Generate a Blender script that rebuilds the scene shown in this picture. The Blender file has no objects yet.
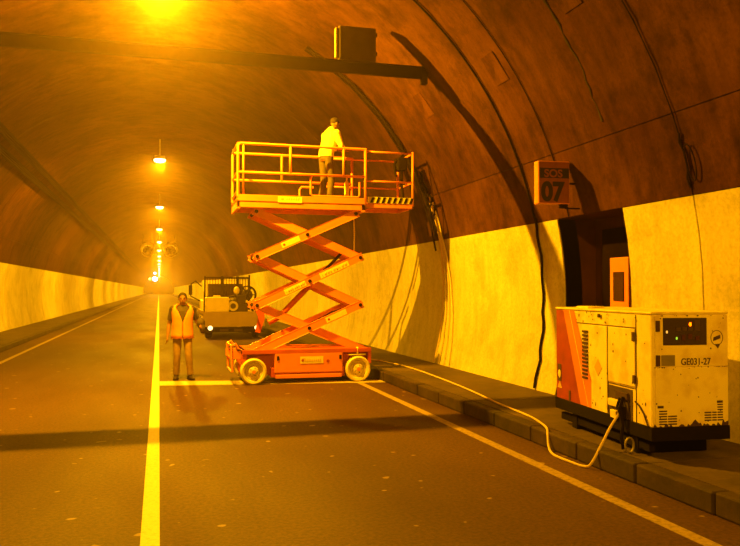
import bpy, bmesh, math, random
from math import sin, cos, pi, radians, sqrt, asin
from mathutils import Vector, Matrix
random.seed(7)
S = bpy.context.scene
COL = S.collection

# ---------------------------------------------------------------- camera
cam_d = bpy.data.cameras.new('camera'); cam = bpy.data.objects.new('camera', cam_d); COL.objects.link(cam)
cam_d.sensor_width = 36; cam_d.lens = 760 * 36 / 740; cam_d.clip_start = .05; cam_d.clip_end = 900
cam.location = (0, 0, 1.75)
cam.rotation_euler = (radians(90 + 1.2814), 0, radians(-15.5126))
S.camera = cam
# ---------------------------------------------------------------- world, exposure
S.view_settings.view_transform = 'Standard'; S.view_settings.look = 'None'
S.view_settings.gamma = 1; S.view_settings.use_curve_mapping = False
S.view_settings.exposure = 0.0
W = bpy.data.worlds.new('night'); S.world = W; W.use_nodes = True
W.node_tree.nodes['Background'].inputs[0].default_value = (.02, .008, .002, 1)
W.node_tree.nodes['Background'].inputs[1].default_value = .3
HAZE = 0.0025  # thin scatter added to stand in for lens glow round the lamps
if HAZE:
    vs = W.node_tree.nodes.new('ShaderNodeVolumeScatter')
    vs.inputs['Color'].default_value = (1, .72, .4, 1)
    vs.inputs['Density'].default_value = HAZE; vs.inputs['Anisotropy'].default_value = .80
    W.node_tree.links.new(vs.outputs[0], W.node_tree.nodes['World Output'].inputs['Volume'])
SODIUM = (1.0, .42, .003)
LAMP_W = 8200          # watts of each sodium lamp
UP = .05
LAMP_Z = 6.67
LAMP_Y0, LAMP_DY, LAMP_N = 12.85, 17.2, 18
FAR = .64             # lamps further in set dimmer to thin the glow and fill light
REAR = .50             # the lamp behind the photographer is a weaker one

# ---------------------------------------------------------------- tunnel profile
XC, ZC, R = -.06, 1.6, 5.95
Y0, Y1 = -26., 325.
def arch(a, r=R): return (XC + r * cos(a), ZC + r * sin(a))
def angz(z): return asin((z - ZC) / R)
def wallx(z, r=R): return XC + sqrt(r * r - (z - ZC) ** 2)

# ---------------------------------------------------------------- materials
def mat(name, col, rough=.6, metal=0., var=.0, scale=6., bump=0., col2=None, spec=.5, stretch=None, detail=6., thresh=(.3, .7), emit=None, es=0., bscale=None, rnd=0.):
    m = bpy.data.materials.new(name); m.use_nodes = True
    nt = m.node_tree; N = nt.nodes; L = nt.links; b = N['Principled BSDF']
    b.inputs['Roughness'].default_value = rough; b.inputs['Metallic'].default_value = metal
    b.inputs['Specular IOR Level'].default_value = spec
    b.inputs['Base Color'].default_value = (*col, 1)
    if emit:
        b.inputs['Emission Color'].default_value = (*emit, 1); b.inputs['Emission Strength'].default_value = es
    tc = N.new('ShaderNodeTexCoord'); mp = N.new('ShaderNodeMapping')
    L.new(tc.outputs['Object'], mp.inputs[0])
    if stretch: mp.inputs['Scale'].default_value = stretch
    if var or col2:
        n = N.new('ShaderNodeTexNoise'); n.inputs['Scale'].default_value = scale; n.inputs['Detail'].default_value = detail
        L.new(mp.outputs[0], n.inputs[0])
        r = N.new('ShaderNodeValToRGB'); r.color_ramp.elements[0].position = thresh[0]; r.color_ramp.elements[1].position = thresh[1]
        c2 = col2 or tuple(min(1, c * (1 - var)) for c in col)
        r.color_ramp.elements[0].color = (*c2, 1); r.color_ramp.elements[1].color = (*col, 1)
        L.new(n.outputs['Fac'], r.inputs[0])
        out = r.outputs[0]
        if rnd:
            oi = N.new('ShaderNodeObjectInfo'); mr = N.new('ShaderNodeMapRange')
            mr.inputs[3].default_value = 1 - rnd; mr.inputs[4].default_value = 1
            L.new(oi.outputs['Random'], mr.inputs[0])
            mx = N.new('ShaderNodeMix'); mx.data_type = 'RGBA'; mx.blend_type = 'MULTIPLY'; mx.inputs[0].default_value = 1
            L.new(out, mx.inputs[6]); L.new(mr.outputs[0], mx.inputs[7]); out = mx.outputs[2]
        L.new(out, b.inputs['Base Color'])
    if bump:
        n2 = N.new('ShaderNodeTexNoise'); n2.inputs['Scale'].default_value = bscale or scale * 4; n2.inputs['Detail'].default_value = 4
        L.new(tc.outputs['Object'], n2.inputs[0])
        bp = N.new('ShaderNodeBump'); bp.inputs['Strength'].default_value = bump; bp.inputs['Distance'].default_value = .02
        L.new(n2.outputs['Fac'], bp.inputs['Height']); L.new(bp.outputs[0], b.inputs['Normal'])
    return m

def stained(name, base, dark, streak, rough, mul2=.75, s1=.45, s2=2.2, gloss=.4):
    """painted or bare concrete: broad patches, vertical runs and fine speckle"""
    m = bpy.data.materials.new(name); m.use_nodes = True
    nt = m.node_tree; N = nt.nodes; L = nt.links; b = N['Principled BSDF']
    b.inputs['Roughness'].default_value = rough; b.inputs['Specular IOR Level'].default_value = gloss
    tc = N.new('ShaderNodeTexCoord')
    def noise(sc, st, det=6, rg=.6):
        mp = N.new('ShaderNodeMapping'); mp.inputs['Scale'].default_value = st
        L.new(tc.outputs['Object'], mp.inputs[0])
        n = N.new('ShaderNodeTexNoise'); n.inputs['Scale'].default_value = sc; n.inputs['Detail'].default_value = det; n.inputs['Roughness'].default_value = rg
        L.new(mp.outputs[0], n.inputs[0]); return n.outputs['Fac']
    def ramp(fac, p0, p1, c0, c1):
        r = N.new('ShaderNodeValToRGB'); e = r.color_ramp.elements
        e[0].position = p0; e[1].position = p1; e[0].color = (*c0, 1); e[1].color = (*c1, 1)
        L.new(fac, r.inputs[0]); return r.outputs[0]
    def mul(a, c):
        mx = N.new('ShaderNodeMix'); mx.data_type = 'RGBA'; mx.blend_type = 'MULTIPLY'; mx.inputs[0].default_value = 1
        L.new(a, mx.inputs[6]); L.new(c, mx.inputs[7]); return mx.outputs[2]
    c = ramp(noise(s1, (1, .8, 1)), .32, .66, dark, base)
    c = mul(c, ramp(noise(s2, (1, 2.5, streak)), .3, .6, (mul2,) * 3, (1, 1, 1)))
    c = mul(c, ramp(noise(1.3, (1, 1, 1), 9, .75), .38, .52, (mul2 - .05,) * 3, (1, 1, 1)))
    c = mul(c, ramp(noise(22, (1, 1, 1), 3), .34, .55, (.82,) * 3, (1, 1, 1)))
    oi = N.new('ShaderNodeObjectInfo'); mr = N.new('ShaderNodeMapRange'); mr.inputs[3].default_value = .80
    L.new(oi.outputs['Random'], mr.inputs[0]); c = mul(c, mr.outputs[0])
    L.new(c, b.inputs['Base Color'])
    bp = N.new('ShaderNodeBump'); bp.inputs['Strength'].default_value = .35; bp.inputs['Distance'].default_value = .02
    L.new(noise(9, (1, 1, 1), 5), bp.inputs['Height']); L.new(bp.outputs[0], b.inputs['Normal'])
    return m

def asphalt():
    m = bpy.data.materials.new('asphalt'); m.use_nodes = True
    nt = m.node_tree; N = nt.nodes; L = nt.links; b = N['Principled BSDF']
    tc = N.new('ShaderNodeTexCoord')
    def noise(sc, st=(1, 1, 1), det=4):
        mp = N.new('ShaderNodeMapping'); mp.inputs['Scale'].default_value = st
        L.new(tc.outputs['Object'], mp.inputs[0])
        n = N.new('ShaderNodeTexNoise'); n.inputs['Scale'].default_value = sc; n.inputs['Detail'].default_value = det
        L.new(mp.outputs[0], n.inputs[0]); return n.outputs['Fac']
    def ramp(fac, p0, p1, c0, c1):
        r = N.new('ShaderNodeValToRGB'); e = r.color_ramp.elements
        e[0].position = p0; e[1].position = p1; e[0].color = (*c0, 1); e[1].color = (*c1, 1)
        L.new(fac, r.inputs[0]); return r.outputs[0]
    def mul(a, c, mode='MULTIPLY'):
        mx = N.new('ShaderNodeMix'); mx.data_type = 'RGBA'; mx.blend_type = mode; mx.inputs[0].default_value = 1
        L.new(a, mx.inputs[6]); L.new(c, mx.inputs[7]); return mx.outputs[2]
    c = ramp(noise(.6, (1, .35, 1)), .3, .7, (.056, .022, .006), (.100, .046, .011))
    c = mul(c, ramp(noise(28, det=8), .35, .62, (.55,) * 3, (1.1,) * 3))
    c = mul(c, ramp(noise(5.5, det=1), .72, .76, (0, 0, 0), (.20, .15, .06)), 'ADD')
    L.new(c, b.inputs['Base Color'])
    L.new(ramp(noise(.9, (1, .3, 1)), .3, .7, (.66,) * 3, (.80,) * 3), b.inputs['Roughness'])
    b.inputs['Specular IOR Level'].default_value = .30
    bp = N.new('ShaderNodeBump'); bp.inputs['Strength'].default_value = .45; bp.inputs['Distance'].default_value = .008
    L.new(noise(60), bp.inputs['Height']); L.new(bp.outputs[0], b.inputs['Normal'])
    return m

M = {}
M['asphalt'] = asphalt()
M['dado'] = stained('cream_painted_concrete', (.80, .75, .30), (.70, .60, .22), .35, .7, mul2=.84, gloss=.15)
M['concrete'] = stained('sooty_concrete', (.125, .048, .014), (.055, .017, .006), .4, 1., mul2=.6, gloss=.06)
M['backing'] = mat('joint_filler', (.035, .022, .012), .9, var=.3, scale=3)
M['walk'] = stained('walkway_concrete', (.12, .075, .035), (.07, .042, .02), 1., .8, mul2=.7, s1=1.1)
M['kerb'] = stained('kerb_concrete', (.070, .038, .017), (.035, .018, .009), 1., .8, mul2=.6, s1=1.6)
M['paint_yellow'] = mat('yellow_road_paint', (.55, .50, .12), .55, var=.35, scale=26, thresh=(.2, .5), bump=.2)
M['paint_white'] = mat('white_road_paint', (.36, .26, .12), .6, var=.5, scale=22, thresh=(.3, .55), bump=.2)
M['paint_bright'] = mat('bright_road_paint', (.45, .36, .12), .6, var=.4, scale=20, thresh=(.25, .5), bump=.2)
M['steel_dark'] = mat('dark_steel', (.016, .007, .004), .85, 0., var=.4, scale=8, spec=.1)
M['black'] = mat('black_rubber', (.012, .006, .004), .8, var=.3, scale=10, spec=.12)
M['box_brown'] = mat('brown_painted_steel', (.07, .04, .018), .8, var=.3, scale=5)
M['grey'] = mat('grey_steel', (.30, .25, .18), .5, .3, var=.3, scale=8)
M['fan_grey'] = mat('pale_fan_casing', (.75, .62, .35), .4, .2, var=.15, scale=4)
M['alu'] = mat('pale_aluminium', (.30, .24, .14), .5, .4, var=.2, scale=10)
M['orange'] = mat('orange_paint', (.88, .25, .02), .45, var=.18, scale=5)
M['orange_dark'] = mat('red_orange_paint', (.58, .085, .010), .5, var=.3, scale=4)
M['cream'] = mat('cream_rubber', (.72, .60, .30), .6, var=.2, scale=8)
M['cream_gen'] = mat('cream_paint_gen', (.84, .72, .24), .5, col2=(.66, .50, .14), scale=5, thresh=(.3, .52), detail=10)
M['rust'] = mat('rust', (.07, .03, .012), .9, var=.5, scale=20)
M['skid'] = mat('shade_black_skid', (.008, .004, .003), .9, var=.4, scale=12, spec=.15)  # near-black: the shadow under the generator is put into the colour
M['gen_red'] = mat('rust_red_paint', (.34, .035, .006), .5, var=.35, scale=6)
M['gen_orange'] = mat('faded_orange_paint', (.70, .20, .02), .5, var=.2, scale=6)
M['label'] = mat('yellow_sticker', (.88, .72, .14), .5, var=.1, scale=20)
M['label_red'] = mat('dark_red_print', (.36, .03, .01), .6, var=.1)
M['label_ink'] = mat('orange_brown_print', (.66, .40, .05), .6, var=.1)
M['ink'] = mat('dark_lettering', (.07, .035, .015), .7, var=.1)
M['glass_dark'] = mat('dark_window', (.03, .012, .006), .25, var=.2, scale=6)
M['lens'] = mat('lamp_glass', (.9, .8, .5), .3, emit=(1, .62, .20), es=22, var=.01)
M['hose_rope'] = mat('pale_yellow_cable', (.74, .55, .22), .55, var=.2, scale=30)
M['skin'] = mat('skin', (.30, .14, .06), .6, var=.15, scale=12)
M['hair'] = mat('dark_hair', (.03, .018, .01), .8, var=.3, scale=40)
M['vest'] = mat('orange_vest_cloth', (.95, .30, .03), .8, var=.18, scale=9, bump=.3, bscale=14)
M['strip'] = mat('reflective_strip', (.85, .66, .26), .4, var=.1)
M['shirt'] = mat('dark_shirt_cloth', (.07, .05, .03), .85, var=.3, scale=10, bump=.3, bscale=14)
M['trouser'] = mat('khaki_trouser_cloth', (.27, .17, .065), .85, var=.35, scale=8, bump=.4, bscale=16)
M['trouser_dark'] = mat('olive_trouser_cloth', (.10, .075, .025), .85, var=.35, scale=8, bump=.4, bscale=16)
M['jacket'] = mat('pale_jacket_cloth', (.92, .80, .30), .8, var=.1, scale=8, bump=.4, bscale=14)
M['shoe'] = mat('dark_boot_leather', (.035, .02, .012), .6, var=.3, scale=20)
M['truck_body'] = mat('faded_truck_paint', (.42, .28, .07), .5, var=.2, scale=3)
M['tank'] = mat('cream_plastic', (.85, .68, .20), .5, var=.1, scale=5)
M['tail'] = mat('lit_tail_lamp', (.9, .6, .3), .3, emit=(1, .72, .25), es=3.2, var=.01)
M['red_on'] = mat('lit_red_indicator', (.9, .2, .05), .3, emit=(1, .12, .0), es=5, var=.01)
M['green_on'] = mat('lit_green_indicator', (.3, .8, .2), .3, emit=(.35, .75, .04), es=.9, var=.01)
M['amber_on'] = mat('lit_amber_indicator', (.9, .6, .2), .3, emit=(1, .6, .1), es=.8, var=.01)
M['signal_blue'] = mat('lit_blue_signal', (.02, .1, .3), .3, emit=(.0, .62, 1.0), es=14, var=.01)
M['signal_blue_dim'] = mat('dim_blue_signal', (.01, .1, .3), .3, emit=(.0, .4, .9), es=7, var=.01)
M['signal_amber'] = mat('lit_amber_signal', (.9, .7, .2), .3, emit=(1, .65, .12), es=5, var=.01)
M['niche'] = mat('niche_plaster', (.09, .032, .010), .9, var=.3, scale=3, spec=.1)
M['door_shade'] = mat('niche_shade_door', (.010, .004, .002), .9, var=.3, scale=3, spec=.05)  # near-black colour paints the deep shade at the niche back
M['sign_face'] = mat('unlit_red_sign_face', (.24, .055, .015), .6, var=.25, scale=12)  # red, with the darkness of the unlit front put into the colour
M['sign_ink'] = mat('blackened_sign_print', (.012, .004, .003), .7, var=.2, scale=12)
M['sign_edge'] = mat('lit_orange_sign_rim', (.75, .24, .03), .5, var=.2, scale=12)  # brighter than the face: lamplight on the side put into the colour
M['kit'] = mat('worn_engine_metal', (.07, .045, .025), .6, .3, var=.5, scale=18)
M['stain'] = mat('leak_stain', (.045, .026, .012), .9, var=.3, scale=20)

# ---------------------------------------------------------------- helpers
def link(name, me, parent=None):
    o = bpy.data.objects.new(name, me); COL.objects.link(o)
    if parent is not None: o.parent = parent
    return o
def empty(name, loc=(0, 0, 0), rz=0.):
    o = bpy.data.objects.new(name, None); COL.objects.link(o); o.location = loc; o.rotation_euler = (0, 0, rz)
    o.empty_display_size = .1; return o
def tag(o, label=None, cat=None, group=None, kind=None):
    if label: o['label'] = label
    if cat: o['category'] = cat
    if group: o['group'] = group
    if kind: o['kind'] = kind
    return o
def structure(o, label=None):
    o['kind'] = 'structure'
    if label: o['label'] = label
    return o
class B:
    """collects shapes into one mesh"""
    def __init__(s): s.bm = bmesh.new()
    def box(s, x0, x1, y0, y1, z0, z1, bev=0., mi=0):
        r = bmesh.ops.create_cube(s.bm, size=1); vs = r['verts']
        for v in vs: v.co = Vector(((x0 + x1) / 2 + v.co.x * (x1 - x0), (y0 + y1) / 2 + v.co.y * (y1 - y0), (z0 + z1) / 2 + v.co.z * (z1 - z0)))
        fs = {f for v in vs for f in v.link_faces}
        for f in fs: f.material_index = mi
        if bev:
            es = {e for v in vs for e in v.link_edges}
            bmesh.ops.bevel(s.bm, geom=list(es), offset=bev, segments=2, affect='EDGES', profile=.5)
        return s
    def beam(s, p, q, w, h, up=(0, 0, 1), bev=0., mi=0):
        """rectangular bar from p to q, w across, h along up"""
        p = Vector(p); q = Vector(q); d = (q - p); L = d.length; d.normalize()
        side = d.cross(Vector(up));
        if side.length < 1e-5: side = d.cross(Vector((1, 0, 0)))
        side.normalize(); u = side.cross(d)
        r = bmesh.ops.create_cube(s.bm, size=1); vs = r['verts']
        for v in vs: v.co = p + d * L * (v.co.x + .5) + side * w * v.co.y + u * h * v.co.z
        for f in {f for v in vs for f in v.link_faces}: f.material_index = mi
        if bev:
            bmesh.ops.bevel(s.bm, geom=list({e for v in vs for e in v.link_edges}), offset=bev, segments=1, affect='EDGES')
        return s
    def tube(s, pts, rad, n=8, cap=True, closed=False, rads=None, side=None, ratio=1., mi=0):
        P = [Vector(p) for p in pts]; k = len(P); rings = []
        prev = None
        for i, p in enumerate(P):
            if closed: t = P[(i + 1) % k] - P[i - 1]
            else: t = P[min(i + 1, k - 1)] - P[max(i - 1, 0)]
            t.normalize()
            if side is not None:
                a = Vector(side); a = (a - t * a.dot(t))
            elif prev is None:
                a = t.cross(Vector((0, 0, 1)));
                if a.length < .1: a = t.cross(Vector((1, 0, 0)))
            else: a = prev - t * prev.dot(t)
            a.normalize(); prev = a; b = t.cross(a)
            rr = rads[i] if rads else rad
            ra, rb = (rr if isinstance(rr, tuple) else (rr, rr * ratio))
            rings.append([s.bm.verts.new(p + a * ra * cos(2 * pi * j / n) + b * rb * sin(2 * pi * j / n)) for j in range(n)])
        m = k if closed else k - 1
        for i in range(m):
            A, C = rings[i], rings[(i + 1) % k]
            for j in range(n):
                f = s.bm.faces.new((A[j], A[(j + 1) % n], C[(j + 1) % n], C[j])); f.smooth = True; f.material_index = mi
        if cap and not closed:
            s.bm.faces.new(rings[0][::-1]).material_index = mi; s.bm.faces.new(rings[-1]).material_index = mi
        return s
    def ball(s, c, r, sub=2, rot=None):
        rr = r if isinstance(r, tuple) else (r, r, r)
        vs = bmesh.ops.create_icosphere(s.bm, subdivisions=sub, radius=1)['verts']
        for v in vs:
            co = Vector((v.co.x * rr[0], v.co.y * rr[1], v.co.z * rr[2]))
            if rot is not None: co = rot @ co
            v.co = co + Vector(c)
        for f in {f for v in vs for f in v.link_faces}: f.smooth = True
        return s
    def lathe(s, prof, c, axis='Y', n=28, mi=0):
        """profile of (along, radius) turned about an axis through c"""
        c = Vector(c); ax = {'X': Vector((1, 0, 0)), 'Y': Vector((0, 1, 0)), 'Z': Vector((0, 0, 1))}[axis]
        a = {'X': Vector((0, 1, 0)), 'Y': Vector((0, 0, 1)), 'Z': Vector((1, 0, 0))}[axis]; b = ax.cross(a)
        rings = []
        for (h, r) in prof:
            rings.append([s.bm.verts.new(c + ax * h + (a * cos(2 * pi * j / n) + b * sin(2 * pi * j / n)) * max(r, 1e-4)) for j in range(n)])
        for A, C in zip(rings, rings[1:]):
            for j in range(n):
                f = s.bm.faces.new((A[j], A[(j + 1) % n], C[(j + 1) % n], C[j])); f.smooth = True; f.material_index = mi
        return s
    def prism(s, poly, origin, u, v, depth, mi=0):
        """polygon (a, b) in plane origin + a*u + b*v, extruded by depth along u x v"""
        o = Vector(origin); u = Vector(u); v = Vector(v); n = u.cross(v).normalized()
        A = [s.bm.verts.new(o + u * a + v * b) for a, b in poly]
        C = [s.bm.verts.new(o + u * a + v * b + n * depth) for a, b in poly]
        k = len(poly)
        fs = [s.bm.faces.new(A[::-1]), s.bm.faces.new(C)] + [s.bm.faces.new((A[j], A[(j + 1) % k], C[(j + 1) % k], C[j])) for j in range(k)]
        for f in fs: f.material_index = mi
        return s
    def obj(s, name, m, parent=None, recalc=True):
        if recalc: bmesh.ops.recalc_face_normals(s.bm, faces=s.bm.faces)
        for e in s.bm.edges:
            if len(e.link_faces) == 2 and e.calc_face_angle(0) > .6: e.smooth = False
        me = bpy.data.meshes.new(name); s.bm.to_mesh(me); s.bm.free()
        for mm in (m if isinstance(m, (list, tuple)) else [m]): me.materials.append(M[mm])
        return link(name, me, parent)
def text(name, body, size, m, origin, u, v, parent, depth=.004, align='LEFT', sx=1., bold=0.):
    """flat lettering, lower-left corner at origin, reading along u, up along v"""
    c = bpy.data.curves.new(name, 'FONT'); c.body = body; c.size = size; c.extrude = depth / 2; c.align_x = align; c.offset = bold * size
    t = bpy.data.objects.new(name + '_tmp', c); COL.objects.link(t)
    dg = bpy.context.evaluated_depsgraph_get(); me = bpy.data.meshes.new_from_object(t.evaluated_get(dg))
    bpy.data.objects.remove(t); me.name = name
    u = Vector(u).normalized(); v = Vector(v).normalized(); n = u.cross(v)
    for q in me.vertices: q.co = Vector(origin) + u * q.co.x * sx + v * q.co.y + n * q.co.z
    me.materials.clear(); me.materials.append(M[m])
    return link(name, me, parent)
def copy_tree(o, parent=None):
    c = o.copy(); COL.objects.link(c)
    if parent is not None: c.parent = parent
    for ch in list(o.children): copy_tree(ch, c)
    return c
def remesh(b, name, m, parent, vox=.012, smooth=6):
    o = b.obj(name, m, None)
    md = o.modifiers.new('r', 'REMESH'); md.mode = 'VOXEL'; md.voxel_size = vox; md.use_smooth_shade = True
    if smooth:
        sm = o.modifiers.new('s', 'SMOOTH'); sm.iterations = smooth; sm.factor = .5
    dg = bpy.context.evaluated_depsgraph_get(); me = bpy.data.meshes.new_from_object(o.evaluated_get(dg))
    me.name = name
    bpy.data.objects.remove(o)
    if not me.materials: me.materials.append(M[m])
    for p in me.polygons: p.use_smooth = True
    return link(name, me, parent)

# ================================================================= THE SETTING
# joints between the cast lining rings
J = [Y0, -20, -14.5, -9, -3.2, 2.1, 7.22, 9.9, 10.9, 15.2, 20.2, 23.6]
while J[-1] < Y1 - 8: J.append(J[-1] + random.uniform(4.8, 5.6))
J.append(Y1)
def shell(name, a0, a1, y0, y1, r0, r1, n, m, parent=None, gap=0., bulge=0., ny=1):
    """curved slab between two radii; bulge swells the middle of its length inwards"""
    b = B(); bm = b.bm; G = []
    for k in range(ny + 1):
        y = y0 + gap + (y1 - y0 - 2 * gap) * k / ny
        rr = r0 - bulge * sin(pi * k / ny) if ny > 1 else r0
        G.append([(bm.verts.new((arch(a0 + (a1 - a0) * j / n, rr)[0], y, arch(a0 + (a1 - a0) * j / n, rr)[1])),
                   bm.verts.new((arch(a0 + (a1 - a0) * j / n, r1)[0], y, arch(a0 + (a1 - a0) * j / n, r1)[1]))) for j in range(n + 1)])
    for k in range(ny):
        for j in range(n):
            for s_ in (0, 1):
                q = (G[k][j][s_], G[k][j + 1][s_], G[k + 1][j + 1][s_], G[k + 1][j][s_])
                f = bm.faces.new(q); f.smooth = True
        for j in (0, n): bm.faces.new((G[k][j][0], G[k][j][1], G[k + 1][j][1], G[k + 1][j][0]))
    for k in (0, ny):
        for j in range(n): bm.faces.new((G[k][j][0], G[k][j][1], G[k][j + 1][1], G[k][j + 1][0]))
    return b.obj(name, m, parent)
A_BOT, A_DADO, A_HAUNCH = angz(-.08), angz(2.81), angz(3.72)
NY0, NY1 = 8.58, 10.25                                 # the emergency niche
wr = structure(shell('wall_right', A_BOT, A_DADO, NY1, Y1, R + .035, R + .3, 8, 'backing'))
shell('wall_backing', A_BOT, A_DADO, Y0, NY0, R + .035, R + .3, 8, 'backing', wr)
wl = structure(shell('wall_left', pi - A_DADO, pi - A_BOT, Y0, Y1, R + .035, R + .3, 8, 'backing'))
ce = structure(shell('ceiling', A_DADO, pi - A_DADO, Y0, Y1, R + .035, R + .3, 40, 'backing'))
for y0, y1 in zip(J, J[1:]):
    near = y0 < 60; g = .012
    ny = 6 if near else 3; bl = .014 if y0 > 12 else .006
    for a0, a1 in ((y0, y1),) if not (y0 < NY1 and y1 > NY0) else tuple((p, q) for p, q in ((y0, min(y1, NY0)), (max(y0, NY1), y1)) if q - p > .05):
        shell('lining_panel', A_BOT, A_DADO, a0, a1, R, R + .034, 7, 'dado', wr, 0 if a0 in (NY0, NY1) else g, bl, ny)
    shell('lining_panel', pi - A_DADO, pi - A_BOT, y0, y1, R, R + .034, 7, 'dado', wl, g, bl, ny)
    shell('lining_panel', A_DADO + .0015, A_HAUNCH - .001, y0, y1, R, R + .034, 3, 'concrete', ce, g, bl, ny)
    shell('lining_panel', A_HAUNCH + .001, pi - A_HAUNCH - .001, y0, y1, R, R + .034, 26 if near else 16, 'concrete', ce, g, bl, ny)
    shell('lining_panel', pi - A_HAUNCH + .001, pi - A_DADO - .0015, y0, y1, R, R + .034, 3, 'concrete', ce, g, bl, ny)

# road, walkways and kerbs
KR, KL = 4.15, -4.25; KH = .18
b = B(); b.box(-7.4, 8.3, Y0, Y1 + 40, -.3, 0); fl = structure(b.obj('floor', 'asphalt'))
def slab(name, x0, x1, side, h):
    b = B(); b.box(x0, x1, Y0, Y1, .001, h - .012); o = structure(b.obj(name, 'backing'))
    y = Y0
    while y < Y1:
        L = 4.0 if y < 60 else 20.; y2 = min(Y1, y + L)
        s = B(); s.box(x0 + .003, x1, y + .008, y2 - .008, h - .03, h); s.obj('paving_slab', 'walk', o); y = y2
    return o
slab('walkway_right', KR + .16, wallx(.18) + .02, 1, KH)
slab('walkway_left', -wallx(.14) + 2 * XC - .02, KL - .16, -1, KH - .03)
def kerb(name, x0, x1, h):
    root = structure(empty(name, (0, 0, 0)))
    y = Y0
    proto = None
    while y < Y1:
        L = 1.0 if y < 56 else 12.; L = min(L, Y1 - y)
        j = random.uniform(-.008, .008)
        s = B(); s.box(x0 + j, x1, y + .007, y + L - .007, .0, h + random.uniform(-.006, .004), bev=.018); s.obj('kerb_stone', 'kerb', root)
        y += L
    return root
kerb('kerb_right', KR, KR + .155, KH + .005)
kerb('kerb_left', KL - .155, KL, KH - .025)
def mark(name, x0, x1, y0, y1, m, label=None):
    b = B(); b.box(x0, x1, y0, y1, -.01, .004); return structure(b.obj(name, m), label)
mark('trim_1', -.115, .015, Y0, Y1, 'paint_yellow', 'yellow centre line on the road')
mark('trim_2', 3.60, 3.72, Y0, Y1, 'paint_white', 'pale edge line beside the right kerb')
mark('trim_3', -3.72, -3.60, Y0, Y1, 'paint_white', 'pale edge line beside the left kerb')
b = B(); b.prism([(.02, 14.45), (4.15, 13.84), (4.15, 14.27), (.02, 15.12)], (0, 0, -.01), (1, 0, 0), (0, 1, 0), .015)
structure(b.obj('trim_4', 'paint_bright'), 'pale stop line across the right lane under the lift')

# niche beside the generator: reveals, shade-dark back door
ND = 6.42
def reveal(name, y, m, parent=None):
    prof = [(wallx(z) + .02, z) for z in [2.81 * k / 10 for k in range(11)]] + [(ND + .6, 2.81), (ND + .6, 0)]
    b = B(); b.prism(prof, (0, y + .2, 0), (1, 0, 0), (0, 0, 1), .2); return b.obj(name, m, parent)
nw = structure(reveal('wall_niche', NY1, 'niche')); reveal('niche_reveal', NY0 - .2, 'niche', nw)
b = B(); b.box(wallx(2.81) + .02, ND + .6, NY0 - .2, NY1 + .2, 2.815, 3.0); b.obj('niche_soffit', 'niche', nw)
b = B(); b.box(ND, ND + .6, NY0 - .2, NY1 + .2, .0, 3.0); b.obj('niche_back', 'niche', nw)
b = B(); b.box(ND - .05, ND + .02, NY0 + .08, NY1 - .25, .2, 2.65, .01); dn = structure(b.obj('door_1', 'door_shade'))  # door added as a dark sheet where the niche falls into shade
b = B(); b.box(ND - .09, ND - .045, 8.80, 8.83, 1.1, 1.25); b.obj('door_handle', 'grey', dn)
b = B(); b.box(5.95, ND + .1, NY0, NY1, .0, .19); b.obj('niche_step', 'walk', nw)

# ================================================================= LAMPS
def lamp(name='tunnel_lamp'):
    r = empty(name)
    b = B(); b.box(-.19, .19, -.36, .36, .05, .17, .03)
    b.obj('housing', 'grey', r)
    for sy in (-.22, .22):
        b = B(); b.box(-.03, .03, sy - .03, sy + .03, .17, .80); b.obj('hanger', 'grey', r)
    b = B(); n = 20
    rows = []
    for k in range(6):
        t = k / 5 * pi / 2
        rows.append([b.bm.verts.new((.22 * cos(t) * cos(2 * pi * j / n), .30 * cos(t) * sin(2 * pi * j / n), .05 - .10 * sin(t))) for j in range(n)])
    for A, C in zip(rows, rows[1:]):
        for j in range(n): b.bm.faces.new((A[j], A[(j + 1) % n], C[(j + 1) % n], C[j])).smooth = True
    b.obj('lens', 'lens', r)
    return r
lamp0 = lamp(); order = ['', 'second', 'third', 'fourth', 'fifth', 'sixth']
lamps = [lamp0] + [copy_tree(lamp0) for _ in range(LAMP_N)]
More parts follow.
